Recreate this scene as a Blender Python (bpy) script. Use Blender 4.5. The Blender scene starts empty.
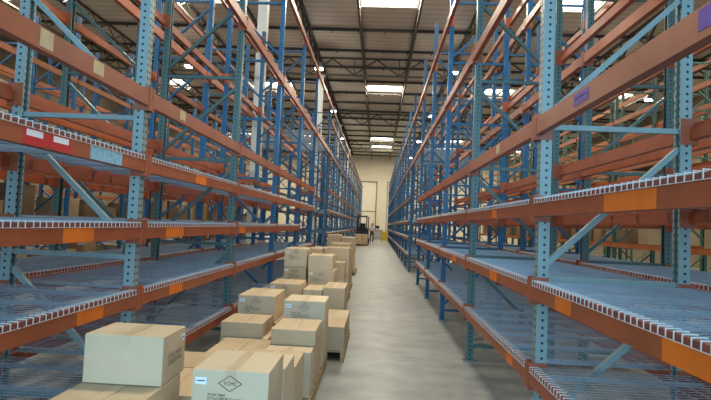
import bpy, bmesh, math, random
from mathutils import Vector, Matrix
random.seed(7)
SC = bpy.context.scene
COL = SC.collection

# ------------------------------------------------------------------ materials
def srgb(r, g, b):
    f = lambda c: (c/255/12.92) if c/255 <= .04045 else ((c/255+.055)/1.055)**2.4
    return (f(r), f(g), f(b), 1)

def new_mat(name, col, rough=.5, metal=0, noise=0, nscale=8, bump=0, emit=0, spec=.5):
    m = bpy.data.materials.new(name); m.use_nodes = True
    nt = m.node_tree; b = nt.nodes['Principled BSDF']
    b.inputs['Base Color'].default_value = col
    b.inputs['Roughness'].default_value = rough
    b.inputs['Metallic'].default_value = metal
    b.inputs['Specular IOR Level'].default_value = spec
    if emit:
        b.inputs['Emission Color'].default_value = col
        b.inputs['Emission Strength'].default_value = emit
    if noise or bump:
        tc = nt.nodes.new('ShaderNodeTexCoord'); n = nt.nodes.new('ShaderNodeTexNoise')
        n.inputs['Scale'].default_value = nscale; n.inputs['Detail'].default_value = 5
        nt.links.new(tc.outputs['Object'], n.inputs['Vector'])
        if noise:
            r = nt.nodes.new('ShaderNodeMapRange')
            r.inputs['From Min'].default_value = .3; r.inputs['From Max'].default_value = .7
            r.inputs['To Min'].default_value = 1-noise; r.inputs['To Max'].default_value = 1+noise
            nt.links.new(n.outputs['Fac'], r.inputs['Value'])
            mx = nt.nodes.new('ShaderNodeVectorMath'); mx.operation = 'SCALE'
            mx.inputs[0].default_value = col[:3]
            nt.links.new(r.outputs['Result'], mx.inputs['Scale'])
            nt.links.new(mx.outputs['Vector'], b.inputs['Base Color'])
        if bump:
            bp = nt.nodes.new('ShaderNodeBump'); bp.inputs['Strength'].default_value = bump
            bp.inputs['Distance'].default_value = .01
            nt.links.new(n.outputs['Fac'], bp.inputs['Height']); nt.links.new(bp.outputs['Normal'], b.inputs['Normal'])
    return m

def post_mat(name, col, alt_tone):
    """painted perforated upright: a column of dark punched holes on each face, chips and scuffs"""
    m = new_mat(name, col, .38, 0)
    nt = m.node_tree; N = nt.nodes; L = nt.links; b = N['Principled BSDF']
    tc = N.new('ShaderNodeTexCoord'); sp = N.new('ShaderNodeSeparateXYZ'); L.new(tc.outputs['Object'], sp.inputs[0])
    sn = N.new('ShaderNodeSeparateXYZ'); L.new(tc.outputs['Normal'], sn.inputs[0])
    def mth(op, a, bb=None, c=None):
        n = N.new('ShaderNodeMath'); n.operation = op
        for i, v in enumerate((a, bb, c)):
            if v is None: continue
            if isinstance(v, (int, float)): n.inputs[i].default_value = v
            else: L.new(v, n.inputs[i])
        return n.outputs[0]
    fr = mth('FRACT', mth('DIVIDE', sp.outputs['Z'], .0508))
    dz = mth('MULTIPLY', mth('SUBTRACT', fr, .5), .0508)
    side = mth('GREATER_THAN', mth('ABSOLUTE', sn.outputs['Y']), .5)
    front = mth('GREATER_THAN', mth('ABSOLUTE', sn.outputs['X']), .5)
    dx = mth('SUBTRACT', sp.outputs['X'], .004)
    dyf = mth('SUBTRACT', mth('ABSOLUTE', sp.outputs['Y']), .02)
    def disc(a, r):
        return mth('LESS_THAN', mth('ADD', mth('MULTIPLY', a, a), mth('MULTIPLY', dz, dz)), r*r)
    hole = mth('MAXIMUM', mth('MULTIPLY', side, disc(dx, .0095)), mth('MULTIPLY', front, disc(dyf, .0105)))
    no = N.new('ShaderNodeTexNoise'); no.inputs['Scale'].default_value = 9; no.inputs['Detail'].default_value = 6
    L.new(tc.outputs['Object'], no.inputs['Vector'])
    rp = N.new('ShaderNodeMapRange'); rp.inputs['From Min'].default_value = .66; rp.inputs['From Max'].default_value = .72
    L.new(no.outputs['Fac'], rp.inputs['Value'])
    mx = N.new('ShaderNodeMix'); mx.data_type = 'RGBA'; mx.inputs[6].default_value = col
    mx.inputs[7].default_value = alt_tone; L.new(rp.outputs['Result'], mx.inputs[0])
    m2 = N.new('ShaderNodeMix'); m2.data_type = 'RGBA'; L.new(hole, m2.inputs[0])
    L.new(mx.outputs[2], m2.inputs[6]); m2.inputs[7].default_value = (.006, .008, .012, 1)
    L.new(m2.outputs[2], b.inputs['Base Color'])
    return m

M = {}
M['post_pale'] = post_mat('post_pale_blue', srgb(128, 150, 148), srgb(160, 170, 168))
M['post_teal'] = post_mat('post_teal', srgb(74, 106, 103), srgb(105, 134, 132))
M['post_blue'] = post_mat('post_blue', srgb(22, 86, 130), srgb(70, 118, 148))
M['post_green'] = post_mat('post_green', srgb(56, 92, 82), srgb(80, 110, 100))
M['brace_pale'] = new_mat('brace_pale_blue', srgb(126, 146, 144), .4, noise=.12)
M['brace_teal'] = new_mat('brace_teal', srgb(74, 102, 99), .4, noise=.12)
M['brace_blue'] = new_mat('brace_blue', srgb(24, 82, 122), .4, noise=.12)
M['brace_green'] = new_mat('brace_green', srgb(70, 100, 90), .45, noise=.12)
M['beam'] = new_mat('beam_rust_orange', srgb(154, 78, 46), .42, noise=.14, nscale=5)
M['beam_warm'] = new_mat('beam_warm_orange', srgb(168, 84, 40), .42, noise=.14, nscale=5)
M['beam_orange'] = new_mat('beam_orange', srgb(164, 90, 42), .45, noise=.12, nscale=4)
M['bracket'] = new_mat('bracket_rust', srgb(150, 76, 46), .45, noise=.15)
M['wire'] = new_mat('galvanised_wire', srgb(158, 170, 180), .32, .6, noise=.1, nscale=4)
M['wire_white'] = new_mat('white_wire', srgb(205, 203, 196), .45)
M['beam_dull'] = new_mat('beam_dull', srgb(138, 84, 62), .45, noise=.14, nscale=5)
M['beam_red_brown'] = new_mat('beam_red_brown_top', srgb(128, 64, 50), .55, noise=.25, nscale=14)  # darker red-brown tone for the upper faces of the lower near beams
M['patch'] = new_mat('orange_tape', srgb(222, 112, 22), .5, noise=.1)
M['steel'] = new_mat('grey_steel', srgb(125, 128, 130), .4, .5, noise=.15)
M['truss'] = new_mat('truss_grey_brown', srgb(66, 62, 55), .6, 0, noise=.1)
M['column'] = new_mat('column_white', srgb(205, 205, 198), .5, noise=.05)
M['wood'] = new_mat('pallet_wood', srgb(170, 140, 98), .8, noise=.2, nscale=6, bump=.3)
M['dark'] = new_mat('dark_rubber', srgb(26, 26, 28), .6)
M['black'] = new_mat('black_metal', srgb(34, 34, 36), .45)
M['yellow'] = new_mat('safety_yellow', srgb(214, 184, 40), .5, noise=.08)
M['grey'] = new_mat('grey_paint', srgb(132, 128, 124), .5)
M['ink'] = new_mat('print_ink', srgb(62, 60, 50), .8)
M['label'] = new_mat('white_label', srgb(225, 228, 232), .45)
M['paper_tan'] = new_mat('tan_paper', srgb(200, 178, 140), .7, noise=.1, nscale=20)
M['red'] = new_mat('red_sticker', srgb(190, 32, 40), .5)
M['skyblue'] = new_mat('blue_sticker', srgb(130, 178, 200), .5, noise=.25, nscale=40)
M['purple'] = new_mat('purple_sticker', srgb(96, 60, 150), .5)
M['tape'] = new_mat('packing_tape', srgb(193, 167, 131), .4, noise=.03)
M['skin'] = new_mat('skin', srgb(120, 82, 62), .5)
M['shirt'] = new_mat('shirt_white', srgb(225, 222, 214), .8)
M['trousers'] = new_mat('trousers_dark', srgb(34, 34, 44), .8)
M['hair'] = new_mat('hair_dark', srgb(24, 20, 18), .7)
M['screen'] = new_mat('dark_screen', srgb(30, 32, 38), .2)
M['film'] = new_mat('wrapped_goods', srgb(196, 190, 176), .3, noise=.2, nscale=3, bump=.6)
M['skylight'] = new_mat('skylight_panel', (1, .955, .85, 1), .5, emit=9)
M['lamp'] = new_mat('lamp_lens', (1, .96, .86, 1), .4, emit=14)
CARD = []
for i, c in enumerate([(196, 172, 138), (190, 165, 130), (202, 180, 147), (185, 160, 126)]):
    CARD.append(new_mat('cardboard_%d' % i, srgb(*c), .72, noise=.05, nscale=3, bump=.05))
GOODS = [new_mat('goods_carton_%d' % i, srgb(*c), .75, noise=.12, nscale=3) for i, c in enumerate([(128, 98, 66), (146, 116, 82), (98, 76, 54), (160, 138, 106)])]

def floor_mat():
    m = new_mat('concrete_floor', srgb(138, 134, 124), .42)
    nt = m.node_tree; N = nt.nodes; L = nt.links; b = N['Principled BSDF']
    tc = N.new('ShaderNodeTexCoord')
    n1 = N.new('ShaderNodeTexNoise'); n1.inputs['Scale'].default_value = .9; n1.inputs['Detail'].default_value = 8; n1.inputs['Roughness'].default_value = .62
    n2 = N.new('ShaderNodeTexNoise'); n2.inputs['Scale'].default_value = 3.2; n2.inputs['Detail'].default_value = 6
    mp = N.new('ShaderNodeMapping'); mp.inputs['Scale'].default_value = (.9, 1.15, 1)
    L.new(tc.outputs['Object'], mp.inputs[0]); L.new(mp.outputs[0], n2.inputs['Vector']); L.new(tc.outputs['Object'], n1.inputs['Vector'])
    ad = N.new('ShaderNodeMath'); ad.operation = 'ADD'; L.new(n1.outputs['Fac'], ad.inputs[0]); L.new(n2.outputs['Fac'], ad.inputs[1])
    cr = N.new('ShaderNodeValToRGB'); L.new(ad.outputs[0], cr.inputs[0])
    ad2 = N.new('ShaderNodeMath'); ad2.operation = 'MULTIPLY'; ad2.inputs[1].default_value = .5
    L.new(ad.outputs[0], ad2.inputs[0]); L.new(ad2.outputs[0], cr.inputs[0])
    cr.color_ramp.elements[0].position = .36; cr.color_ramp.elements[0].color = srgb(98, 99, 96)
    cr.color_ramp.elements[1].position = .66; cr.color_ramp.elements[1].color = srgb(148, 148, 143)
    L.new(cr.outputs[0], b.inputs['Base Color'])
    rr = N.new('ShaderNodeMapRange'); rr.inputs['To Min'].default_value = .3; rr.inputs['To Max'].default_value = .55
    L.new(n1.outputs['Fac'], rr.inputs['Value']); L.new(rr.outputs[0], b.inputs['Roughness'])
    return m
M['floor'] = floor_mat()

def deck_mat():
    """corrugated roof deck: fine ribs running along the building"""
    m = new_mat('roof_deck', srgb(168, 156, 140), .6)
    nt = m.node_tree; N = nt.nodes; L = nt.links; b = N['Principled BSDF']
    tc = N.new('ShaderNodeTexCoord'); w = N.new('ShaderNodeTexWave'); w.inputs['Scale'].default_value = .75
    w.bands_direction = 'Y'; L.new(tc.outputs['Object'], w.inputs['Vector'])
    cr = N.new('ShaderNodeValToRGB'); cr.color_ramp.elements[0].color = srgb(190, 180, 164); cr.color_ramp.elements[1].color = srgb(208, 198, 182)
    L.new(w.outputs['Fac'], cr.inputs[0]); L.new(cr.outputs[0], b.inputs['Base Color'])
    bp = N.new('ShaderNodeBump'); bp.inputs['Strength'].default_value = .25; L.new(w.outputs['Fac'], bp.inputs['Height'])
    L.new(bp.outputs[0], b.inputs['Normal'])
    return m
M['deck'] = deck_mat()
M['wall'] = new_mat('back_wall_cream', srgb(206, 196, 172), .8, noise=.03, nscale=1)
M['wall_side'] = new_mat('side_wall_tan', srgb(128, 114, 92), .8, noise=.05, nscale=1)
M['door'] = new_mat('door_cream', srgb(212, 203, 182), .6)
M['trim'] = new_mat('trim_dark', srgb(112, 104, 88), .6)

# ------------------------------------------------------------------ mesh helpers
class MB:
    def __init__(s): s.v = []; s.f = []; s.mi = []
    def box(s, x0, x1, y0, y1, z0, z1, mi=0):
        b = len(s.v)
        s.v += [(x0, y0, z0), (x1, y0, z0), (x1, y1, z0), (x0, y1, z0), (x0, y0, z1), (x1, y0, z1), (x1, y1, z1), (x0, y1, z1)]
        for f in ((0, 3, 2, 1), (4, 5, 6, 7), (0, 1, 5, 4), (1, 2, 6, 5), (2, 3, 7, 6), (3, 0, 4, 7)):
            s.f.append(tuple(b+i for i in f)); s.mi.append(mi)
        return s
    def bar(s, a, b_, w, t=None, mi=0):
        """rectangular bar from a to b, w wide and t deep"""
        t = t or w
        a = Vector(a); c = Vector(b_); d = (c-a).normalized()
        u = d.cross(Vector((0, 1, 0)))
        if u.length < 1e-3: u = d.cross(Vector((1, 0, 0)))
        u.normalize(); v = d.cross(u)
        b = len(s.v)
        for p in (a, c):
            for i, j in ((-1, -1), (1, -1), (1, 1), (-1, 1)):
                s.v.append(tuple(p+u*(i*w/2)+v*(j*t/2)))
        for f in ((0, 1, 2, 3), (7, 6, 5, 4), (0, 4, 5, 1), (1, 5, 6, 2), (2, 6, 7, 3), (3, 7, 4, 0)):
            s.f.append(tuple(b+i for i in f)); s.mi.append(mi)
        return s
    def tube(s, a, b_, r, n=10, r2=None, mi=0):
        r2 = r if r2 is None else r2
        a = Vector(a); c = Vector(b_); d = (c-a).normalized()
        u = d.cross(Vector((0, 1, 0)))
        if u.length < 1e-3: u = d.cross(Vector((1, 0, 0)))
        u.normalize(); v = d.cross(u); b = len(s.v)
        for p, rr in ((a, r), (c, r2)):
            for k in range(n):
                t = 2*math.pi*k/n
                s.v.append(tuple(p+u*rr*math.cos(t)+v*rr*math.sin(t)))
        s.f.append(tuple(b+k for k in range(n))); s.mi.append(mi)
        s.f.append(tuple(b+n+k for k in reversed(range(n)))); s.mi.append(mi)
        for k in range(n):
            s.f.append((b+(k+1) % n, b+k, b+n+k, b+n+(k+1) % n)); s.mi.append(mi)
        return s
    def prism(s, poly, z0, z1):
        """extrude a closed polygon (x, y) up z"""
        b = len(s.v); n = len(poly)
        for z in (z0, z1):
            for x, y in poly: s.v.append((x, y, z))
        s.f.append(tuple(b+k for k in reversed(range(n)))); s.f.append(tuple(b+n+k for k in range(n)))
        for k in range(n): s.f.append((b+k, b+(k+1) % n, b+n+(k+1) % n, b+n+k))
        s.mi += [0]*(n+2)
        return s
    def mesh(s, name, mats):
        me = bpy.data.meshes.new(name); me.from_pydata(s.v, [], s.f)
        for m in (mats if isinstance(mats, (list, tuple)) else [mats]): me.materials.append(m)
        for p, i in zip(me.polygons, s.mi): p.material_index = i
        bm = bmesh.new(); bm.from_mesh(me); bmesh.ops.recalc_face_normals(bm, faces=bm.faces); bm.to_mesh(me); bm.free()
        return me

def link(name, data, parent=None, loc=(0, 0, 0), rot=(0, 0, 0)):
    o = bpy.data.objects.new(name, data); COL.objects.link(o)
    o.location = loc; o.rotation_euler = rot
    if parent: o.parent = parent
    return o
def tag(o, label, cat, group=None, kind=None):
    o['label'] = label; o['category'] = cat
    if group: o['group'] = group
    if kind: o['kind'] = kind
    return o
def thing(name, label, cat, loc=(0, 0, 0), rotz=0, group=None):
    return tag(link(name, None, None, loc, (0, 0, rotz)), label, cat, group)
def struct(name, mb, mat):
    o = link(name, mb.mesh(name, mat)); o['kind'] = 'structure'; return o
def bevel_box(name, sx, sy, sz, mat, bev=.006, bulge=0, seed=0):
    """carton body: bevelled, subdivided, with slightly bulging panels; origin at base centre"""
    rnd = random.Random(seed)
    bm = bmesh.new(); bmesh.ops.create_cube(bm, size=1)
    for v in bm.verts: v.co = Vector((v.co.x*sx, v.co.y*sy, (v.co.z+.5)*sz))
    bmesh.ops.subdivide_edges(bm, edges=bm.edges, cuts=3, use_grid_fill=True)
    if bulge:
        for v in bm.verts:
            u = v.co.x/(sx/2); w = v.co.y/(sy/2); q = (v.co.z/sz)*2-1
            if abs(u) > .99: v.co.x += math.copysign(bulge*(1-w*w)*(1-q*q)*rnd.uniform(.5, 1.1), u)
            if abs(w) > .99: v.co.y += math.copysign(bulge*.6*(1-u*u)*(1-q*q)*rnd.uniform(.5, 1.1), w)
            if q > .99: v.co.z -= bulge*.6*(1-u*u)*(1-w*w)*rnd.uniform(.2, 1)
    edges = [e for e in bm.edges if len(e.link_faces) == 2 and e.calc_face_angle(0) > 1.0]
    bmesh.ops.bevel(bm, geom=edges, offset=bev, segments=2, affect='EDGES', profile=.6)
    me = bpy.data.meshes.new(name); bm.to_mesh(me); bm.free(); me.materials.append(mat)
    return me

# ------------------------------------------------------------------ shell
H = 9.5; WALL_Y = 58
struct('floor', MB().box(-20, 20, -6, WALL_Y+.3, -.2, 0), M['floor'])
o = MB(); o.box(-20, 20, WALL_Y, WALL_Y+.3, 0, H+.3); struct('wall_back', o, M['wall'])
struct('wall_left', MB().box(-17.8, -17.5, 2, WALL_Y, 0, H+.3), M['wall_side'])
struct('wall_right', MB().box(17.5, 17.8, 2, WALL_Y, 0, H+.3), M['wall_side'])
# big loading door in the back wall
d = struct('door_1', MB().box(-2.05, -.3, WALL_Y-.03, WALL_Y+.02, 0, 6.35), M['door'])
t = MB(); t.box(-2.17, -2.05, WALL_Y-.09, WALL_Y, 0, 6.5).box(-.3, -.18, WALL_Y-.09, WALL_Y, 0, 6.5).box(-2.17, -.18, WALL_Y-.09, WALL_Y, 6.38, 6.5)
struct('trim_1', t, M['trim'])
struct('trim_2', MB().box(-2.05, -.3, WALL_Y-.06, WALL_Y-.03, 3.02, 3.12), M['trim'])
t = MB(); t.box(.95, 1.03, WALL_Y-.06, WALL_Y, 0, 6.5).box(1.03, 2.6, WALL_Y-.06, WALL_Y, 6.42, 6.5); struct('trim_3', t, M['trim'])
struct('baseboard_back', MB().box(-17.5, -2.17, WALL_Y-.03, WALL_Y, 0, .15), M['trim'])

# roof deck, with openings for the skylights
SKX = [-12.6, -6.3, .1, 6.45, 12.9]; SKY = [5.9, 17.7, 29.5, 46.9, 51.6]
roof = MB()
ys = [-6]
for y in SKY: ys += [y-.62, y+.62]
ys.append(WALL_Y)
for i in range(len(ys)-1):
    if i % 2 == 0: roof.box(-20, 20, ys[i], ys[i+1], H, H+.1)
    else:
        xs = [-20]
        for x in SKX: xs += [x-1.03, x+1.03]
        xs.append(20)
        for k in range(0, len(xs), 2): roof.box(xs[k], xs[k+1], ys[i], ys[i+1], H, H+.1)
struct('ceiling', roof, M['deck'])
n = 0
for ix, x in enumerate(SKX):
    for y in SKY:
        n += 1
        s = link('window_%d' % n, MB().box(x-1.0, x+1.0, y-.6, y+.6, H+.12, H+.15).mesh('skylight', M['skylight'])); s['kind'] = 'structure'
        fr = MB()
        fr.box(x-1.06, x-1.0, y-.66, y+.66, H+.1, H+.2).box(x+1.0, x+1.06, y-.66, y+.66, H+.1, H+.2)
        fr.box(x-1.0, x+1.0, y-.66, y-.6, H+.1, H+.2).box(x-1.0, x+1.0, y+.6, y+.66, H+.1, H+.2)
        link('window_frame', fr.mesh('skylight_frame', M['truss']), s)
        li = bpy.data.lights.new('skylight_daylight', 'AREA'); li.shape = 'RECTANGLE'; li.size = 1.95; li.size_y = 1.15
        li.energy = 400; li.color = (1, .94, .76)
        link('skylight_daylight', li, None, (x, y, H-.02))

# trusses
def truss(length, depth, panel, along='Y', w=.09, top=.0, webw=.045):
    m = MB()
    P = (lambda s, z: (0, s, z)) if along == 'Y' else (lambda s, z: (s, 0, z))
    def chord(z, wd):
        if along == 'Y': m.box(-wd/2, wd/2, 0, length, z-.035, z+.035)
        else: m.box(0, length, -wd/2, wd/2, z-.035, z+.035)
    chord(-.04, w); chord(-depth, w)
    k = int(length/panel)
    for i in range(k):
        a, b_, c = i*panel, (i+.5)*panel, (i+1)*panel
        m.bar(P(a, -.07), P(b_, -depth+.03), webw); m.bar(P(b_, -depth+.03), P(c, -.07), webw)
        if webw > .05: m.bar(P(b_, -.07), P(b_, -depth), webw*.7)
    return m
n = 10
heavy = truss(WALL_Y+5.9, .85, 2.0, 'Y', .14, webw=.07).mesh('roof_girder', M['truss'])
light = truss(WALL_Y+5.9, .5, 1.2, 'Y', .08, webw=.035).mesh('roof_joist', M['truss'])
cross = truss(39, .85, 2.13, 'X', .12, webw=.06).mesh('cross_truss', M['truss'])
purl = MB().box(0, 39, -.03, .03, -.12, 0)
for k in range(36): purl.box(k*1.07+.2, k*1.07+.24, -.02, .02, -.2, -.1)
purl = purl.mesh('purlin', M['truss'])
for k in range(-7, 8):
    x = -.95+k*2.13
    hv = (k+1) % 6 == 0
    o = link('trim_%d' % n, heavy if hv else light, None, (x, -5.9, H)); o['kind'] = 'structure'; n += 1
for k in range(0, 5):
    o = link('trim_%d' % n, cross, None, (-19.5, 12.15*k-.2, H)); o['kind'] = 'structure'; n += 1
y = -1.9
while y < WALL_Y:
    if min(abs(y-s) for s in SKY) > .75 :
        o = link('trim_%d' % n, purl, None, (-19.5, y, H)); o['kind'] = 'structure'; n += 1
    y += 2.48
# columns in the flue between the left rack rows
for i, y in enumerate((12.1, 24.25, 36.4, 48.5)):
    c = MB().box(-3.09, -2.87, y-.11, y+.11, 0, H-.85)
    c.box(-3.16, -2.80, y-.18, y+.18, 0, .02).box(-3.15, -2.81, y-.17, y+.17, H-.9, H-.85)
    o = tag(link('steel_column', c.mesh('steel_column', M['column'])),
            'white square steel column between the left rack rows, %s from the camera' % ('first', 'second', 'third', 'fourth')[i], 'column', 'white roof columns')

# lamps
lamp_h = MB().box(-.2, .2, -.16, .16, .0, .1).box(-.12, .12, -.1, .1, .1, .26).mesh('lamp_housing', M['steel'])
lamp_l = MB().box(-.17, .17, -.13, .13, -.06, .0).mesh('lamp_lens', M['lamp'])
lamp_r = MB().bar((0, 0, .26), (0, 0, .95), .02).mesh('hanger', M['black'])
for i, (x, y, w) in enumerate([(-2.9, 22.5, 'first lamp out over the left row'), (-3.0, 31, 'second lamp out over the left row'), (-3.1, 41, 'third lamp out over the left row'), (-3.2, 51, 'farthest lamp over the left row'),
        (3.1, 22.5, 'first lamp out over the right row'), (3.05, 31.5, 'second lamp out over the right row'), (3.1, 41.2, 'third lamp out over the right row'), (3.1, 51, 'farthest lamp over the right row'),
        (-8.9, 22.7, 'over the racks beyond the left row'), (13.4, 26, 'far right, over the green racks'), (8.9, 22.7, 'over the aisle beyond the right row')]):
    t = thing('ceiling_lamp', 'small glowing high-bay ceiling lamp, ' + w, 'lamp', (x, y, 8.45), 0, 'high-bay lamps')
    link('lamp_housing', lamp_h, t); link('lamp_lens', lamp_l, t); link('hanger_rod', lamp_r, t)
    li = bpy.data.lights.new('lamp_glow', 'POINT'); li.energy = 60; li.color = (1, .93, .8); li.shadow_soft_size = .15
    link('lamp_glow', li, None, (x, y, 8.3))

# ------------------------------------------------------------------ pallet racks
BAY = 2.54; TOP = 6.05; PW = .078; PD = .075
def post_mesh(mat, h, s):
    """C-section upright; s=+1 has its closed face toward -x"""
    t = .004; a = PD/2; b = PW/2; l = .02
    p = [(-a, -b), (a, -b), (a, -b+l), (a-t, -b+l), (a-t, -b+t), (-a+t, -b+t), (-a+t, b-t), (a-t, b-t), (a-t, b-l), (a, b-l), (a, b), (-a, b)]
    p = [(x*s, y) for x, y in p]
    if s < 0: p.reverse()
    return MB().prism(p, 0.01, h).mesh('post', mat)
POSTS = {}
def get_post(c, s, h=TOP):
    k = (c, s, h)
    if k not in POSTS: POSTS[k] = post_mesh(M['post_'+c], h, s)
    return POSTS[k]
BRACES = {}
def get_brace(c, D, flip, h=TOP):
    k = (c, round(D, 3), flip, h)
    if k not in BRACES:
        m = MB(); a, b = PD/2-.01, D-PD/2+.01
        z = .17
        lv = []
        while z < h-.1: lv.append(z); z += 1.045
        for z in lv: m.bar((a, 0, z), (b, 0, z), .036, .036)
        for i in range(len(lv)-1):
            z0, z1 = lv[i]+.1, lv[i+1]-.12
            if flip: z0, z1 = z1, z0
            m.bar((a, 0, z0), (b, 0, z1), .036, .036)
        BRACES[k] = m.mesh('bracing', M['brace_'+c])
    return BRACES[k]
FOOT = MB().box(-.07, .09, -.06, .06, 0, .012).tube((-.05, .0, .012), (-.05, 0, .022), .012, 6).mesh('foot_plate', M['steel'])
CAP = MB().box(-PD/2-.002, PD/2+.002, -PW/2-.002, PW/2+.002, 0, .012).mesh('post_cap', M['black'])
def beam_mesh(L, mat, hh=.115, alt_tone=False):
    """box-section step beam, front face toward -x, top at z = 0"""
    m = MB()
    b = len(m.v); a = PW/2
    prof = [(-.026, -hh), (.026, -hh), (.026, -.04), (.0, -.04), (.0, 0), (-.0245, 0), (-.0245, -.028), (-.026, -.028)]
    for y in (a, L-a):
        for x, z in prof: m.v.append((x, y, z))
    k = len(prof)
    m.f.append(tuple(range(k))); m.f.append(tuple(reversed(range(k, 2*k))))
    for i in range(k): m.f.append((i, k+i, k+(i+1) % k, (i+1) % k))
    m.mi += [0, 0]+[1 if i in (4, 5, 6) and alt_tone else 0 for i in range(k)]
    return m.mesh('beam', [mat, M['beam_red_brown']])
BEAMS = {}
def get_beam(L, mk, alt_tone=False):
    k = (round(L, 3), mk, alt_tone)
    if k not in BEAMS: BEAMS[k] = beam_mesh(L, M[mk], .115, alt_tone)
    return BEAMS[k]
def bracket_mesh(mat, q):
    """L-shaped end connector wrapped round the post corner on the beam's own side (q = +1 or -1)"""
    m = MB()
    def bx(x0, x1, y0, y1, z0, z1):
        y0, y1 = sorted((y0*q, y1*q)); m.box(x0, x1, y0, y1, z0, z1)
    bx(-.0295, -.0262, .004, .0445, -.15, .03)
    bx(-.0262, .088, .0398, .0430, -.15, .03)
    for z in (-.135, -.07, .015): m.tube((.06, .043*q, z), (.06, .048*q, z), .006, 6)
    return m.mesh('bracket', mat)
BRK = [bracket_mesh(M['bracket'], 1), bracket_mesh(M['bracket'], -1)]
BRK_STUFF = M['bracket']

def rack(name, label, side, xf, D, ys, lv, tone, mk, flips, detail, rear_levels=None, tunnel=None, group=None, front_only_parts=None, h=TOP, maxparts=96):
    """side=+1: the row's aisle face looks toward -x (row right of the aisle); -1 mirrors it.
       ys: frame positions; lv(bay index) -> list of beam-top heights"""
    R = thing(name, label, 'pallet rack', (xf, ys[0], 0), 0, group)
    for i, y in enumerate(ys):
        c = tone(i)
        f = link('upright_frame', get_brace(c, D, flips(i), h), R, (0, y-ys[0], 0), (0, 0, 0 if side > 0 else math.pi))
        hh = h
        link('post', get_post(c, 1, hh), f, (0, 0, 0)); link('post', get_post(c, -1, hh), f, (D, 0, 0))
        if detail:
            link('foot_plate', FOOT, f, (0, 0, 0)); link('foot_plate', FOOT, f, (D, 0, 0), (0, 0, math.pi))
            link('post_cap', CAP, f, (0, 0, hh)); link('post_cap', CAP, f, (D, 0, hh))
    rest = MB(); cnt = 0
    items = []
    for i in range(len(ys)-1):
        for z in lv(i):
            for front in (1, 0):
                items.append((front, i, z))
    items.sort(key=lambda t: (t[1] if detail else (t[1]+(0 if t[0] else 100))))
    out = {}
    for front, i, z in items:
        L = ys[i+1]-ys[i]
        x = -.05 if front else D+.05
        if cnt < maxparts:
            rot = 0 if (front == 1) == (side > 0) else math.pi
            yy = ys[i]-ys[0] if rot == 0 else ys[i+1]-ys[0]
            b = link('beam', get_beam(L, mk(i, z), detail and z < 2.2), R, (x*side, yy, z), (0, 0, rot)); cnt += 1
            out[(front, i, z)] = b
            if detail:
                for e in (0, 1):
                    link('beam_bracket', BRK[e], b, (0, 0 if e == 0 else L, 0))
        else:
            a0, a1 = sorted(((x-.025)*side, (x+.025)*side))
            rest.box(a0, a1, ys[i]-ys[0]+PW/2, ys[i+1]-ys[0]-PW/2, z-.115, z)
    if rest.v:
        s = link('beam', rest.mesh('far_beams', M[mk(len(ys), 0)]), R); s['kind'] = 'stuff'
    return R, out

XR, DR = 1.135, .93; XL, DL = -1.82, .945
YR0, YL0 = 3.567, 3.761
RY = [YR0+BAY*k for k in range(-1, 5)]; RYF = [17.35+BAY*k for k in range(0, 16)]
LY = [YL0+BAY*k for k in range(-1, 5)]; LYF = [17.7+BAY*k for k in range(0, 16)]
d_, c_, b_, a_, e_, f_ = .625, 1.197, 1.752, 2.315, 3.67, 5.12
RL = [d_, c_, b_, a_, e_, f_]
ld, lc, lb, la, l2, le, lf = .447, .972, 1.467, 1.968, 2.465, 4.06, 5.69
LLV = [ld, lc, lb, la, l2, le, lf]
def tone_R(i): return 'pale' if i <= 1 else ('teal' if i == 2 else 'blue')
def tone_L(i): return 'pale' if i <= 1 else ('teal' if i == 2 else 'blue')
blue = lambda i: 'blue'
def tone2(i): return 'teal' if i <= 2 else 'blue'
mk_near = lambda i, z: 'beam' if i < 3 else 'beam_warm'
mk_far = lambda i, z: 'beam_dull'
flip_near = lambda i: (i % 2 == 0)
RYT = RY+[RYF[0]]
def lvR(i): return [e_, f_] if i == 5 else RL
def lvL(i):
    if i == 5: return [le, lf]
    if i == 4: return [ld, lc, la, l2, le, lf]
    return LLV
# near racks include the bridge beams that span the cross aisle
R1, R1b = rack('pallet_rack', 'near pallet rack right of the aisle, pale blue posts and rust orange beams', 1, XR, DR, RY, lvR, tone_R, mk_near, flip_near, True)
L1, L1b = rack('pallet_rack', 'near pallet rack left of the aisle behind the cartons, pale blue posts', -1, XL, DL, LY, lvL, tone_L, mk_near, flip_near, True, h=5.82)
def bridge(xf, D, side, y0, y1, levels, R):
    for z in levels:
        for front in (1, 0):
            L = y1-y0; x = -.05 if front else D+.05
            rot = 0 if (front == 1) == (side > 0) else math.pi
            link('beam', get_beam(L, 'beam_warm'), R, (x*side, (y0 if rot == 0 else y1)-R.location.y, z), (0, 0, rot))
bridge(XR, DR, 1, RY[-1], RYF[0], [e_, f_], R1); bridge(XL, DL, -1, LY[-1], LYF[0], [le, lf], L1)
FR = [.62, 1.2, 1.75, 2.55, 3.67, 5.12]; FL = [.45, 1.2, 2.0, 2.75, 4.06, 5.2, 5.69]
R1F, _ = rack('pallet_rack', 'far blue pallet rack on the right of the aisle, past the cross aisle', 1, XR, DR, RYF, lambda i: FR, blue, mk_far, flip_near, False)
L1F, _ = rack('pallet_rack', 'far blue pallet rack on the left of the aisle, past the cross aisle', -1, XL, DL, LYF, lambda i: FL, blue, mk_far, flip_near, False, h=5.82)
XR2 = XR+DR+.37; XL2 = XL-DL-.35
R2, R2b = rack('pallet_rack', 'near pallet rack standing back to back behind the right aisle rack', 1, XR2, DR, RY, lambda i: RL, tone2, lambda i, z: 'beam', lambda i: i % 2 == 1, True)
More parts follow.
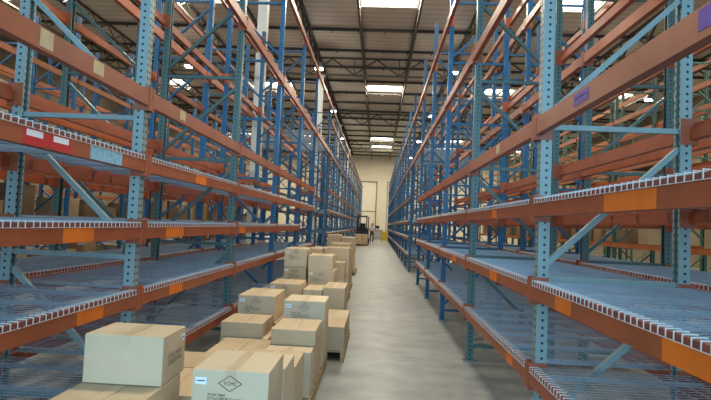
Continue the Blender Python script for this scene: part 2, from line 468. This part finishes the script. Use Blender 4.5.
L2, L2b = rack('pallet_rack', 'near pallet rack standing back to back behind the left aisle rack', -1, XL2, DL, LY, lvL, tone2, lambda i, z: 'beam_warm', lambda i: i % 2 == 1, True)
bridge(XR2, DR, 1, RY[-1], RYF[0], [e_, f_], R2); bridge(XL2, DL, -1, LY[-1], LYF[0], [le, lf], L2)
R2F, _ = rack('pallet_rack', 'far blue rack back to back behind the far right aisle rack', 1, XR2, DR, RYF[:9], lambda i: FR, blue, mk_far, flip_near, False)
L2F, _ = rack('pallet_rack', 'far blue rack back to back behind the far left aisle rack', -1, XL2, DL, LYF[:9], lambda i: FL, blue, mk_far, flip_near, False)
# rows across the next aisles
XR3, XR4, XR5 = 6.3, 7.65, 11.7
XL3, XL4, XL5 = -7.1, -8.45, -12.4
GY = [1.2+BAY*k for k in range(0, 13)]
GL = [.15, 1.35, 2.3, 3.3, 4.6, 5.6]
g = lambda i: 'green'
R3, _ = rack('pallet_rack', 'green-posted pallet rack with cartons, across the next aisle on the right', 1, XR3, 1.0, GY, lambda i: GL, g, lambda i, z: 'beam_orange', flip_near, False, maxparts=100)
R4, _ = rack('pallet_rack', 'green-posted rack behind the carton-filled rack on the right', 1, XR4, 1.0, GY, lambda i: GL[1:5], g, lambda i, z: 'beam_orange', flip_near, False, maxparts=100)
L3, _ = rack('pallet_rack', 'blue-posted pallet rack with cartons, across the next aisle on the left', -1, XL3, 1.0, GY, lambda i: GL[:5], blue, lambda i, z: 'beam_orange', flip_near, False, maxparts=100)
L4, _ = rack('pallet_rack', 'blue-posted rack behind the carton-filled rack on the left', -1, XL4, 1.0, GY, lambda i: [1.35, 3.3, 4.6], blue, lambda i, z: 'beam_orange', flip_near, False, maxparts=100)
R5, _ = rack('pallet_rack', 'outermost green rack by the right side wall', 1, XR5, 1.0, GY, lambda i: [2.3, 4.6], g, lambda i, z: 'beam_orange', flip_near, False, maxparts=100)
L5, _ = rack('pallet_rack', 'outermost blue rack by the left side wall', -1, XL5, 1.0, GY, lambda i: [2.3, 4.6], blue, lambda i, z: 'beam_orange', flip_near, False, maxparts=100)

# stickers and tape on the near beams (children of the beam they are stuck to)
def sticker(beam, mat, y0, y1, z0, z1, name, side, R, label=None):
    """patch on the aisle face of a beam: world y0..y1, world z0..z1"""
    sc = .94 if side > 0 else .958
    y0 *= sc; y1 *= sc
    bz = beam.location.z
    rot = beam.rotation_euler.z
    by = R.location.y + beam.location.y
    if rot == 0: ya, yb = y0-by, y1-by
    else: ya, yb = by-y1, by-y0
    m = MB().box(-.0275, -.026, ya, yb, z0-bz, z1-bz)
    o = link(name, m.mesh(name, M[mat]), beam)
    if label: o['label'] = label
    return o
for (i, z, y0, y1) in ((0, b_, 2.12, 2.6), (0, c_, 1.75, 2.06), (0, c_, 3.0, 3.26), (1, c_, 4.82, 5.12), (1, b_, 4.9, 5.1), (2, c_, 7.3, 7.7), (1, d_, 4.2, 4.4)):
    sticker(R1b[(1, i, z)], 'patch', y0, y1, z-.113, z-.03, 'orange_tape', 1, R1, 'bright orange patch of tape')
sticker(R1b[(1, 0, a_)], 'purple', 2.82, 3.03, a_-.085, a_-.02, 'rack_sticker', 1, R1, 'purple sticker')
sticker(R1b[(1, 0, a_)], 'label', 2.85, 3.0, a_-.05, a_-.045, 'sticker_text', 1, R1)
sticker(R1b[(1, 0, a_)], 'purple', 1.7, 1.86, a_-.085, a_-.01, 'rack_sticker', 1, R1, 'purple sticker')
sticker(R1b[(1, 1, a_)], 'paper_tan', 4.86, 5.0, a_-.09, a_-.01, 'paper_label', 1, R1, 'cream paper label')
for (i, z, y0, y1) in ((0, lb, 2.9, 3.22), (0, lc, 3.1, 3.4), (1, lb, 4.35, 4.75), (1, lc, 4.5, 4.8), (1, la, 5.0, 5.3), (2, lb, 6.7, 7.0)):
    sticker(L1b[(1, i, z)], 'patch', y0, y1, z-.113, z-.03, 'orange_tape', -1, L1, 'bright orange patch of tape')
B = L1b[(1, 0, l2)]
sticker(B, 'paper_tan', 2.58, 2.69, l2-.1, l2-.005, 'paper_label', -1, L1, 'tan paper label')
sticker(B, 'paper_tan', 3.09, 3.21, l2-.09, l2-.01, 'paper_label', -1, L1, 'tan paper label')
sticker(L1b[(1, 1, l2)], 'paper_tan', 4.5, 4.63, l2-.09, l2-.01, 'paper_label', -1, L1, 'tan paper label')
B = L1b[(1, 0, la)]
for y0, y1 in ((2.51, 2.69), (2.73, 2.92)):
    sticker(B, 'red', y0, y1, la-.112, la-.03, 'red_sticker', -1, L1, 'red sticker with a white panel')
    s = sticker(B, 'label', y0+.02, y1-.03, la-.068, la-.036, 'white_panel', -1, L1); s.location.x = -.0008
sticker(B, 'red', 2.69, 2.73, la-.1, la-.04, 'red_sticker', -1, L1)
sticker(B, 'skyblue', 3.12, 3.52, la-.112, la-.03, 'blue_sticker', -1, L1, 'pale blue printed sticker')

# ------------------------------------------------------------------ wire decks
def wire_deck_meshes(D, L, comb=True, sx=.0508, sy=.1016, r=.0021):
    m = MB()
    n = int(L/sx)
    for k in range(n+1):
        y = (L-n*sx)/2+k*sx
        m.box(-.004, D+.004, y-r, y+r, .0, 2*r)
    k = 0; x = .03
    while x < D:
        m.box(x-r, x+r, 0, L, -2*r, 0); x += sy
    deck = m.mesh('wire_mesh', M['wire'])
    ch = MB()
    for y in (.16, L/2, L-.16): ch.box(.02, D-.02, y-.02, y+.02, -.028, -.0045)
    chm = ch.mesh('support_channel', M['wire'])
    cm = MB(); q = .0019
    for k in range(n+1):
        y = (L-n*sx)/2+k*sx
        cm.box(-.041, .012, y-q, y+q, .004, .004+2*q)
        cm.box(-.0448, -.041, y-q, y+q, -.027, .0084)
    cm.box(-.0445, -.0415, .0, L, -.029, -.026)
    return deck, chm, cm.mesh('waterfall_edge', M['wire_white'])
DECK = {}
def deck(xf, side, D, y, L, z, label, group, comb=True):
    D = D+PD; xf = xf-side*PD/2
    k = (D, round(L, 2))
    if k not in DECK: DECK[k] = wire_deck_meshes(D, L)
    a, b, c = DECK[k]
    rot = 0 if side > 0 else math.pi
    o = link('wire_deck', a, None, (xf, y if side > 0 else y+L, z+.002), (0, 0, rot))
    tag(o, label, 'wire deck', group)
    link('support_channel', b, o)
    if comb: link('waterfall_edge', c, o)
    return o
ORD = ['first', 'second', 'third', 'fourth', 'fifth', 'sixth', 'seventh']
LVN = {d_: 'lowest', c_: 'second', b_: 'third', ld: 'lowest', lc: 'second', lb: 'third', la: 'fourth'}
def decks_for(xf, side, D, ys, levels, rowname, group):
    for i in range(len(ys)-1):
        for z in levels:
            if side < 0 and i == 4 and z == lb: continue
            L = (BAY-.12)/2
            for hlf in (0, 1):
                deck(xf, side, D, ys[i]+.05+hlf*(L+.02), L, z,
                     'wire deck on %s shelf of %s, %s half of %s bay' % (LVN[z], rowname, ('near', 'far')[hlf], ORD[i]), group)
decks_for(XR, 1, DR, RY, [d_, c_, b_], 'near right rack', 'wire decks of the near right aisle rack')
decks_for(XL, -1, DL, LY, [ld, lc, lb, la], 'near left rack', 'wire decks of the near left aisle rack')
decks_for(XR2, 1, DR, RY, [d_, c_, b_], 'rack behind right one', 'wire decks of the rack behind the right aisle rack')
decks_for(XL2, -1, DL, LY, [lc, lb, la], 'rack behind left one', 'wire decks of the rack behind the left aisle rack')
# safety decks over the cross aisle
for xf, side, D, ya, yb, z, w in ((XR, 1, DR, RY[-1], RYF[0], e_, 'right aisle rack'), (XR2, 1, DR, RY[-1], RYF[0], e_, 'rack behind the right one'),
                                 (XL, -1, DL, LY[-1], LYF[0], le, 'left aisle rack'), (XL2, -1, DL, LY[-1], LYF[0], le, 'rack behind the left one')):
    L = (yb-ya-.14)/3
    for k in range(3):
        deck(xf, side, D, ya+.05+k*(L+.02), L, z, 'high wire deck over cross aisle on %s, %s of three' % (w, ('nearest', 'middle', 'farthest')[k]), 'wire decks over the cross aisle', False)
# far racks: one deck per bay and shelf for the first bays, the rest as one
for xf, side, D, ys, levels, w in ((XR, 1, DR, RYF, [.62, 1.2, 1.75], 'far right aisle rack'), (XL, -1, DL, LYF, [.45, 1.2, 2.0], 'far left aisle rack')):
    st = MB()
    for i in range(len(ys)-1):
        for j, z in enumerate(levels):
            if i < 5: deck(xf, side, D, ys[i]+.05, BAY-.1, z, 'wire deck on %s shelf of %s, %s bay past cross aisle' % (ORD[j] if j else 'lowest', w, ORD[i]), 'wire decks of the '+w)
            else:
                for q in range(24):
                    a0, a1 = sorted((xf, xf+side*D)); yy = ys[i]+.06+q*.1
                    st.box(a0, a1, yy-.004, yy+.004, z, z+.008)
                e0, e1 = sorted((xf-side*.04, xf-side*.034)); st.box(e0, e1, ys[i]+.06, ys[i+1]-.06, z-.02, z+.02)
    o = link('wire_decks', st.mesh('wire_decks', M['wire'])); tag(o, 'distant wire decks on the shelves at the end of the '+w, 'wire deck', None, 'stuff')

# ------------------------------------------------------------------ cartons
def text_mesh(lines, size, mat):
    objs = []
    cu = bpy.data.curves.new('print', 'FONT'); cu.body = lines; cu.size = size; cu.space_line = .95; cu.extrude = 0
    ob = bpy.data.objects.new('tmp', cu); COL.objects.link(ob)
    dg = bpy.context.evaluated_depsgraph_get(); me = bpy.data.meshes.new_from_object(ob.evaluated_get(dg))
    bpy.data.objects.remove(ob); me.materials.clear(); me.materials.append(mat); me.name = 'print'
    return me
TXT = text_mesh('POW 5964\nSTYLE MPUP Cuervow\nCOLOR: Red Just Back\nCODE:', .03, M['ink'])
LOGO_T = text_mesh('TCMC', .034, M['ink'])
TOPTXT = text_mesh('STYLE MPUP\nCOLOR: Red', .05, M['ink'])
def diamond():
    m = MB(); w, h = .078, .052
    P = [(-w, 0, 0), (0, 0, h), (w, 0, 0), (0, 0, -h)]
    for i in range(4): m.bar(P[i], P[(i+1) % 4], .004, .0012)
    return m.mesh('diamond', M['ink'])
DIA = diamond()
LAB = MB().box(-.028, .028, -.0012, .0006, -.017, .017).box(-.02, .02, -.0016, -.0012, -.002, .003, 1).mesh('shipping_label', [M['label'], M['ink']])
seedn = 0
def carton(x0, x1, y0, y1, z0, z1, label, group, face='plain', rz=0, tone=None, sidep=False):
    """a taped cardboard carton filling the given space"""
    global seedn
    seedn += 1
    sx, sy, sz = x1-x0, y1-y0, z1-z0
    mt = CARD[(seedn*7) % 4 if tone is None else tone]
    o = link('carton', bevel_box('carton', sx-.006, sy-.006, sz-.002, mt, .005, .006, seedn), None, ((x0+x1)/2, (y0+y1)/2, z0+.001), (0, 0, math.radians(rz)))
    tag(o, label, 'carton', group)
    tp = MB(); hy = sy/2-.003; hx = sx/2-.003
    tp.box(-.024, .024, -hy+.004, hy-.004, sz-.0035, sz-.0010)
    tp.box(-.024, .024, -hy-.0036, -hy-.0025, sz-.05, sz-.004)
    link('packing_tape', tp.mesh('packing_tape', M['tape']), o)
    if face != 'plain':
        l = link('shipping_label', LAB, o, (-hx+.045, -hy-.0035, sz-.055)); l['label'] = 'small white shipping label'
    if face in ('logo', 'text'):
        k = min(.72, (sz-.03)/.3)
        dm = link('printed_diamond', DIA, o, (.0, -hy-.0045, sz-.062), (0, 0, 0)); dm.scale = (k, 1, k)
        tt = link('diamond_lettering', LOGO_T, o, (-.046*k, -hy-.0055, sz-.062-.012*k), (math.pi/2, 0, 0)); tt.scale = (k, k, k)
        if sz > .2:
            q = k*.85
            link('printed_lines', TXT, o, (-hx+.08, -hy-.0055, sz-.125), (math.pi/2, 0, 0)).scale = (q, q, q)
    if sidep:
        tt = link('side_printing', TOPTXT, o, (hx+.0095, -hy+.045, sz*.5), (math.pi/2, 0, math.pi/2)); tt.scale = (.62, .62, .62)
        l = link('shipping_label', LAB, o, (hx+.0015, hy-.05, sz-.05), (0, 0, math.pi/2))
    return o
# pallets
PB = MB().box(-.5, .5, -.045, .045, 0, .016).mesh('deck_board', M['wood'])
PS = MB().box(-.019, .019, -.6, .6, 0, .09).mesh('stringer', M['wood'])
def pallet(cx, cy, label, w=1.0, l=1.2, z=0):
    t = thing('wooden_pallet', label, 'pallet', (cx, cy, z), 0, 'wooden pallets under the cartons')
    for k in range(7):
        o = link('deck_board', PB, t, (0, -l/2+.045+k*(l-.09)/6, .107)); o.scale = (w, 1, 1)
    for k in range(3):
        o = link('bottom_board', PB, t, (0, -l/2+.045+k*(l-.09)/2, 0)); o.scale = (w, 1, 1)
    for x in (-1, 0, 1):
        o = link('stringer', PS, t, (x*(w/2-.02), 0, .0165)); o.scale = (1, l/1.2, 1)
    return t
PT = .124
pallet(-.96, 2.98, 'wooden pallet under the foreground cartons', .98, 1.55)
pallet(-.98, 4.85, 'wooden pallet under the second stack of cartons from the camera', 1.0, 1.45)
pallet(-.87, 6.35, 'wooden pallet under the third stack, showing its right corner', 1.12, 1.28)
pallet(-.97, 7.62, 'wooden pallet under the fourth stack of cartons', 1.14, 1.05)
pallet(-1.04, 8.78, 'wooden pallet under the fifth stack of cartons', .98, 1.1)
pallet(-1.02, 10.15, 'wooden pallet under the sixth stack of cartons', 1.02, 1.3)
pallet(-1.05, 12.0, 'wooden pallet under the seventh stack, its corner in the aisle', 1.0, 1.4)
pallet(-1.08, 15.95, 'wooden pallet under the tall pair of far stacks', .96, 1.2)

G1, G2, G3, G4, G5 = 'cartons of the foreground pallet', 'cartons of the second pallet', 'cartons of the third pallet', 'cartons of the fourth and fifth pallets', 'cartons of the farther pallets'
C = carton
# foreground left
C(-1.385, -.985, 2.05, 2.66, PT, .42, 'lowest carton of the near left stack, under two others', G1)
C(-1.385, -.985, 2.02, 2.66, .42, .72, 'carton under the pale-fronted box at the near left', G1, tone=1)
C(-1.375, -.985, 2.41, 2.70, .722, .955, 'topmost near left carton with a plain pale front', G1, sidep=True, tone=0)
# foreground right
C(-.875, -.485, 2.47, 2.87, PT, .46, 'carton beneath the nearest diamond-printed box', G1)
C(-.865, -.485, 2.47, 2.86, .462, .80, 'nearest diamond-printed carton with lettering, at bottom centre', G1, 'text', tone=2)
C(-.87, -.487, 2.93, 3.27, PT, .69, 'tall carton right behind the nearest diamond-printed box', G1)
C(-.87, -.484, 3.31, 3.72, PT, .60, 'tall carton third in line along the aisle edge', G1)
C(-1.36, -.92, 2.78, 3.3, PT, .56, 'carton behind the near left stack', G1)
C(-1.37, -.93, 3.34, 3.74, PT, .55, 'carton on the left rear of the foreground pallet', G1)
# second pallet
C(-.87, -.488, 4.14, 4.33, PT, .485, 'slim carton at the front right of the second pallet', G2)
C(-.87, -.483, 4.35, 4.9, PT, .48, 'carton carrying the flat box on the aisle side', G2)
C(-.865, -.48, 4.35, 4.88, .482, .615, 'flat plain carton on the aisle side in front of a diamond-printed box', G2, 'plain', tone=1)
C(-1.4, -.93, 4.14, 4.86, PT, .405, 'wide low carton at the left front of the second pallet', G2)
C(-1.46, -1.0, 4.9, 5.5, PT, .40, 'carton under the flat box beside the left rack', G2)
C(-1.46, -1.05, 4.89, 5.36, .402, .545, 'flat plain carton beside the left rack beam', G2, tone=3)
C(-.89, -.475, 5.02, 5.5, PT, .47, 'carton under the aisle-side diamond-printed box', G2)
C(-.885, -.472, 5.02, 5.45, .472, .76, 'diamond-printed carton on the aisle side in mid row', G2, 'text', tone=2)
# third pallet
C(-1.5, -1.08, 5.68, 6.3, PT, .40, 'carton under the diamond-printed box next to the rack', G3)
C(-1.5, -1.09, 5.62, 6.28, .402, .70, 'diamond-printed carton next to the left rack', G3, 'text', tone=0, sidep=False)
C(-1.03, -.78, 5.72, 6.3, PT, .40, 'narrow carton in the middle of the third pallet', G3)
C(-.75, -.315, 5.72, 6.33, PT, .385, 'low carton on the pallet corner sticking into the aisle', G3, 'label')
C(-.74, -.32, 6.36, 6.97, PT, .37, 'low carton behind the one on the aisle corner', G3)
C(-1.5, -.8, 6.36, 6.97, PT, .38, 'wide low carton at the rear of the third pallet', G3)
# fourth
C(-1.48, -1.05, 7.12, 7.7, PT, .47, 'carton below a flat diamond-printed box', G4)
C(-1.47, -1.03, 7.14, 7.75, .472, .66, 'flat labelled carton in front of the two-high stack by the rack', G4, 'logo', tone=1)
C(-1.02, -.74, 7.3, 7.95, PT, .575, 'narrow carton between two taller ones on the fourth pallet', G4)
C(-.72, -.41, 7.16, 7.9, PT, .63, 'plain carton at the aisle side of the fourth pallet', G4)
# fifth
C(-1.5, -1.13, 8.36, 9.0, PT, .53, 'bottom carton of the stack against the rack post', G4)
C(-1.5, -1.13, 8.36, 9.0, .532, .79, 'second carton up in the stack against the rack post', G4, 'logo')
C(-1.5, -1.125, 8.36, 9.0, .792, 1.09, 'top carton of the stack against the rack post', G4, 'text')
C(-1.09, -.66, 8.24, 8.85, PT, .49, 'bottom carton of the three-high central stack', G4)
C(-1.08, -.66, 8.22, 8.85, .492, .765, 'middle labelled carton of the three-high central stack', G4, 'text')
C(-1.09, -.69, 8.24, 8.82, .767, 1.005, 'plain top carton of the three-high central stack', G4, tone=2)
# sixth
C(-.86, -.56, 9.5, 10.1, PT, .5, 'carton at the aisle edge behind the central stack', G5)
C(-.86, -.57, 9.5, 10.05, .502, .81, 'carton with a side label behind the central stack', G5)
C(-1.5, -.9, 9.55, 10.7, PT, .75, 'large carton low on the sixth pallet by the rack', G5)
C(-1.45, -1.02, 9.6, 10.2, .752, 1.04, 'top carton just behind the rack-side stack', G5)
C(-.885, -.53, 10.15, 10.75, PT, .79, 'big lower carton of the sixth pallet on the aisle side', G5)
C(-.98, -.53, 10.15, 10.75, .792, 1.05, 'wide top carton of the sixth pallet on the aisle side', G5)
# seventh
C(-1.03, -.58, 11.45, 12.1, PT, .6, 'lower carton of the seventh stack', G5)
C(-1.03, -.58, 11.45, 12.1, .602, 1.09, 'upper carton of the seventh stack', G5)
C(-1.5, -1.08, 11.5, 12.6, PT, .95, 'tall carton on the rack side of the seventh pallet', G5)
C(-.95, -.57, 12.15, 12.65, PT, .95, 'carton at the rear of the seventh pallet', G5)
# tall pair
C(-1.5, -1.09, 15.5, 16.4, PT, .7, 'lower carton of the left one of the far tall pair', G5)
C(-1.5, -1.09, 15.5, 16.4, .702, 1.18, 'upper carton of the left one of the far tall pair', G5)
C(-1.07, -.66, 15.5, 16.4, PT, .66, 'lower carton of the right one of the far tall pair', G5)
C(-1.07, -.66, 15.5, 16.4, .662, 1.13, 'upper carton of the right one of the far tall pair', G5)

# ------------------------------------------------------------------ goods in the racks across the next aisles
gm = [MB().box(-.5, .5, -.5, .5, 0, 1).mesh('goods', GOODS[i]) for i in range(4)]
def goods_mesh(sx, sy, sz, i):
    return bevel_box('goods_carton', sx, sy, sz, GOODS[i], .01, .01, i)
GM = {}
for sd, XX, w in ((1, XR3, 'green rack beyond right rows'), (-1, XL3, 'blue rack beyond left rows')):
    for i in range(12):
        for j, z in enumerate(GL[:4 if sd > 0 else 3]):
            for q in (0, 1, 2):
                if random.random() < (.18 if j < 3 else .5): continue
                hgt = min((GL+[6.6])[j+1]-z-.25, random.choice((.35, .5, .7)))
                k = (round(hgt, 2), random.randrange(4))
                if k not in GM: GM[k] = goods_mesh(.8, (.72, .5, .66, .42)[k[1]], hgt, k[1])
                x = XX+sd*.5; y = GY[i]+.46+q*.81
                o = link('stored_carton', GM[k], None, (x, y, z+.002), (0, 0, random.uniform(-.03, .03)))
                tag(o, 'brown carton, %s shelf of %s, %s part of %s bay' % (ORD[j], w, ('near', 'middle', 'far')[q], (ORD+['eighth', 'ninth', 'tenth', 'eleventh', 'twelfth'])[i]), 'carton', 'stored cartons in the '+w)
for k_, (y, z) in enumerate(((9.15, 3.302), (10.4, 3.302))):
    o = link('wrapped_load', bevel_box('wrapped_load', .8, 1.0, 1.15, M['film'], .05, .03, k_), None, (XL4-.5, y+.36, z))
    tag(o, 'pale plastic-wrapped load high on the rear left rack, %s one' % ('nearer', 'farther')[k_], 'wrapped load', 'wrapped loads')
o = link('paper_sheet', MB().box(0, .002, -.07, .07, -.16, 0).mesh('paper_sheet', M['label']), None, (XL2+.05, 5.2, lb-.116))
tag(o, 'white paper sheet hanging from the third shelf of the rear left rack', 'paper')

# ------------------------------------------------------------------ the far end of the aisle
t = thing('forklift', 'dark forklift with raised guard carrying cartons at the far end of the aisle', 'forklift', (-1.15, 39.6, 0))
m = MB()
m.box(-.5, .5, .25, 1.9, .25, .95).box(-.48, .48, 1.5, 2.1, .25, 1.25).box(-.3, .3, .9, 1.4, .95, 1.1)
link('chassis', m.mesh('chassis', M['black']), t)
m = MB()
for x in (-.33, .33): m.box(x-.05, x+.05, 0, .14, .08, 2.25)
for z in (.5, 1.3, 2.2): m.box(-.33, .33, .03, .1, z-.04, z+.04)
link('mast', m.mesh('mast', M['black']), t)
m = MB()
for x in (-.45, .45):
    m.bar((x, .35, .9), (x, .5, 2.15), .06); m.bar((x, 1.75, 1.2), (x, 1.6, 2.15), .06); m.bar((x, .5, 2.15), (x, 1.6, 2.15), .06)
for k in range(6): m.bar((-.45, .5+.22*k, 2.16), (.45, .5+.22*k, 2.16), .04)
link('overhead_guard', m.mesh('overhead_guard', M['black']), t)
link('seat', MB().box(-.22, .22, 1.0, 1.4, 1.1, 1.2).box(-.22, .22, 1.35, 1.45, 1.2, 1.65).mesh('seat', M['dark']), t)
link('counterweight', MB().box(-.49, .49, 1.9, 2.25, .3, 1.1).mesh('counterweight', M['yellow']), t)
for x in (-.2, .2): link('fork', MB().box(x-.05, x+.05, -1.0, 0, .045, .075).box(x-.05, x+.05, -.05, 0, .045, .55).mesh('fork', M['steel']), t)
for x in (-.46, .46):
    for y, r in ((.5, .26), (1.75, .22)): link('wheel', MB().tube((x-.09, y, r), (x+.09, y, r), r, 16).mesh('wheel', M['dark']), t)
pal = thing('wooden_pallet', 'wooden pallet on the forklift forks', 'pallet', (-1.13, 38.0, .0))
for k in range(7): link('deck_board', PB, pal, (0, -.55+k*.183, .107))
for k in range(3): link('bottom_board', PB, pal, (0, -.555+k*.555, 0))
for x in (-.48, 0, .48): link('stringer', PS, pal, (x, 0, .0165))
for x0, x1, z0, z1, w in ((-1.6, -1.14, PT, .5, 'lower left'), (-1.12, -.67, PT, .5, 'lower right'), (-1.6, -1.14, .502, .84, 'upper left'), (-1.12, -.67, .502, .84, 'upper right')):
    C(x0, x1, 37.5, 38.4, z0, z1, '%s carton of the load held by the forklift' % w, 'cartons on the forklift')

# person beside the forklift
def skinned(name, joints, bones, mat, parent, sub=1):
    me = bpy.data.meshes.new(name); me.from_pydata([j[0] for j in joints], bones, [])
    o = link(name, me, parent)
    sk = o.modifiers.new('skin', 'SKIN'); me.skin_vertices or None
    for i, j in enumerate(joints):
        me.skin_vertices[0].data[i].radius = (j[1], j[2] if len(j) > 2 else j[1])
        me.skin_vertices[0].data[i].use_root = (i == 0)
    ss = o.modifiers.new('sub', 'SUBSURF'); ss.levels = ss.render_levels = sub
    me.materials.append(mat)
    dg = bpy.context.evaluated_depsgraph_get(); dg.update()
    me2 = bpy.data.meshes.new_from_object(o.evaluated_get(dg)); o.modifiers.clear(); o.data = me2; me2.name = name
    for p in me2.polygons: p.use_smooth = True
    return o
def ensure_skin(me):
    pass
per = thing('person', 'person in a white shirt and dark trousers standing beside the forklift', 'person', (-.44, 44.5, 0), .3)
J = [((0, 0, .93), .13, .1), ((0, 0, 1.12), .125, .09), ((0, .0, 1.36), .16, .1), ((0, 0, 1.48), .06, .06), ((0, -.01, 1.6), .085, .1), ((0, -.0, 1.7), .07, .085),
     ((-.19, 0, 1.42), .055), ((-.25, -.02, 1.15), .042), ((-.22, -.18, .98), .032), ((-.21, -.26, .93), .03),
     ((.19, 0, 1.42), .055), ((.25, .02, 1.15), .042), ((.25, -.08, .9), .032), ((.25, -.12, .82), .03),
     ((-.1, 0, .88), .085), ((-.11, -.02, .5), .062), ((-.12, .02, .08), .04), ((-.12, -.12, .045), .04),
     ((.1, 0, .88), .085), ((.12, .02, .5), .062), ((.13, .04, .08), .04), ((.14, -.1, .045), .04)]
E_ = [(0, 1), (1, 2), (2, 3), (3, 4), (4, 5), (2, 6), (6, 7), (7, 8), (8, 9), (2, 10), (10, 11), (11, 12), (12, 13), (0, 14), (14, 15), (15, 16), (16, 17), (0, 18), (18, 19), (19, 20), (20, 21)]
skinned('body', J, E_, M['skin'], per)
S = [((0, 0, .98), .15, .115), ((0, 0, 1.15), .14, .105), ((0, 0, 1.37), .175, .115), ((0, 0, 1.45), .09, .08), ((-.2, 0, 1.42), .07), ((-.24, -.015, 1.22), .06), ((.2, 0, 1.42), .07), ((.24, .015, 1.22), .06)]
skinned('shirt', S, [(0, 1), (1, 2), (2, 3), (2, 4), (4, 5), (2, 6), (6, 7)], M['shirt'], per)
T_ = [((0, 0, .95), .14, .11), ((-.1, 0, .86), .1), ((-.11, -.02, .5), .078), ((-.12, .01, .1), .06), ((.1, 0, .86), .1), ((.12, .02, .5), .078), ((.13, .03, .1), .06)]
skinned('trousers', T_, [(0, 1), (1, 2), (2, 3), (0, 4), (4, 5), (5, 6)], M['trousers'], per)
skinned('hair', [((0, .02, 1.66), .09, .1), ((0, .01, 1.72), .075, .085)], [(0, 1)], M['hair'], per)

# packing desk with a monitor by the back wall
t = thing('packing_desk', 'grey cabinet desk by the back wall at the end of the aisle', 'desk', (.17, 56.9, 0))
link('cabinet', MB().box(-.45, .45, -.3, .3, .02, 1.02).mesh('cabinet', M['grey']), t)
link('desk_top', MB().box(-.48, .48, -.33, .33, 1.02, 1.06).mesh('desk_top', M['grey']), t)
for x in (-.22, .22): link('cabinet_door', MB().box(x-.2, x+.2, -.315, -.301, .1, .95).mesh('cabinet_door', M['grey']), t)
t = thing('monitor', 'dark monitor on the grey desk by the back wall', 'monitor', (-.0, 56.9, 1.061))
link('screen', MB().box(-.24, .24, -.03, .02, .1, .45).mesh('screen', M['screen']), t)
link('stand', MB().box(-.1, .1, -.08, .08, 0, .015).box(-.025, .025, -.01, .02, .015, .12).mesh('stand', M['black']), t)
# yellow guard at the end of the right rack and a yellow post
t = thing('rack_guard', 'chunky yellow steel guard on the floor beside the right rack', 'rack guard', (.7, 47.5, 0))
for x in (-.25, .25): link('guard_post', MB().box(x-.07, x+.07, -.07, .07, .012, 1.05).box(x-.11, x+.11, -.11, .11, 0, .012).mesh('guard_post', M['yellow']), t)
for z in (.35, .75): link('guard_rail', MB().box(-.18, .18, -.05, .05, z-.19, z+.19).mesh('guard_rail', M['yellow']), t)
t = thing('safety_bollard', 'thin yellow bollard at the right side of the loading door', 'bollard', (-.42, 57.5, 0))
link('bollard_post', MB().tube((0, 0, 0), (0, 0, 1.9), .07, 14).tube((0, 0, 1.9), (0, 0, 1.95), .07, 14, .04).mesh('bollard_post', M['yellow']), t)

# ------------------------------------------------------------------ light and camera
w = bpy.data.worlds.new('World'); SC.world = w; w.use_nodes = True
bg = w.node_tree.nodes['Background']; bg.inputs[0].default_value = (.55, .78, 1, 1); bg.inputs[1].default_value = .8
# open dock door behind the camera: cool daylight falling into the hall
li = bpy.data.lights.new('dock_daylight', 'AREA'); li.shape = 'RECTANGLE'; li.size = 9; li.size_y = 4.5; li.energy = 900; li.color = (.38, .7, 1)
link('dock_daylight', li, None, (0, -5.5, 3.2), (math.radians(90), 0, 0))

yaw, pitch, roll = -.0446, .0478, .0439
cy, sy = math.cos(yaw), math.sin(yaw)
fwd = Vector((sy*math.cos(pitch), cy*math.cos(pitch), math.sin(pitch))); rt = Vector((cy, -sy, 0)); up = rt.cross(fwd)
r2 = rt*math.cos(roll)+up*math.sin(roll); u2 = -rt*math.sin(roll)+up*math.cos(roll)
cam = bpy.data.cameras.new('camera'); cam.sensor_width = 36; cam.lens = 510.65/711*36; cam.clip_start = .05; cam.clip_end = 200
co = link('camera', cam, None, (0, 0, 1.5298))
R = Matrix((r2, u2, -fwd)).transposed(); co.rotation_euler = R.to_euler()
SC.camera = co
vs = SC.view_settings; vs.view_transform = 'Standard'; vs.look = 'None'; vs.gamma = 1; vs.exposure = .08; vs.use_curve_mapping = False
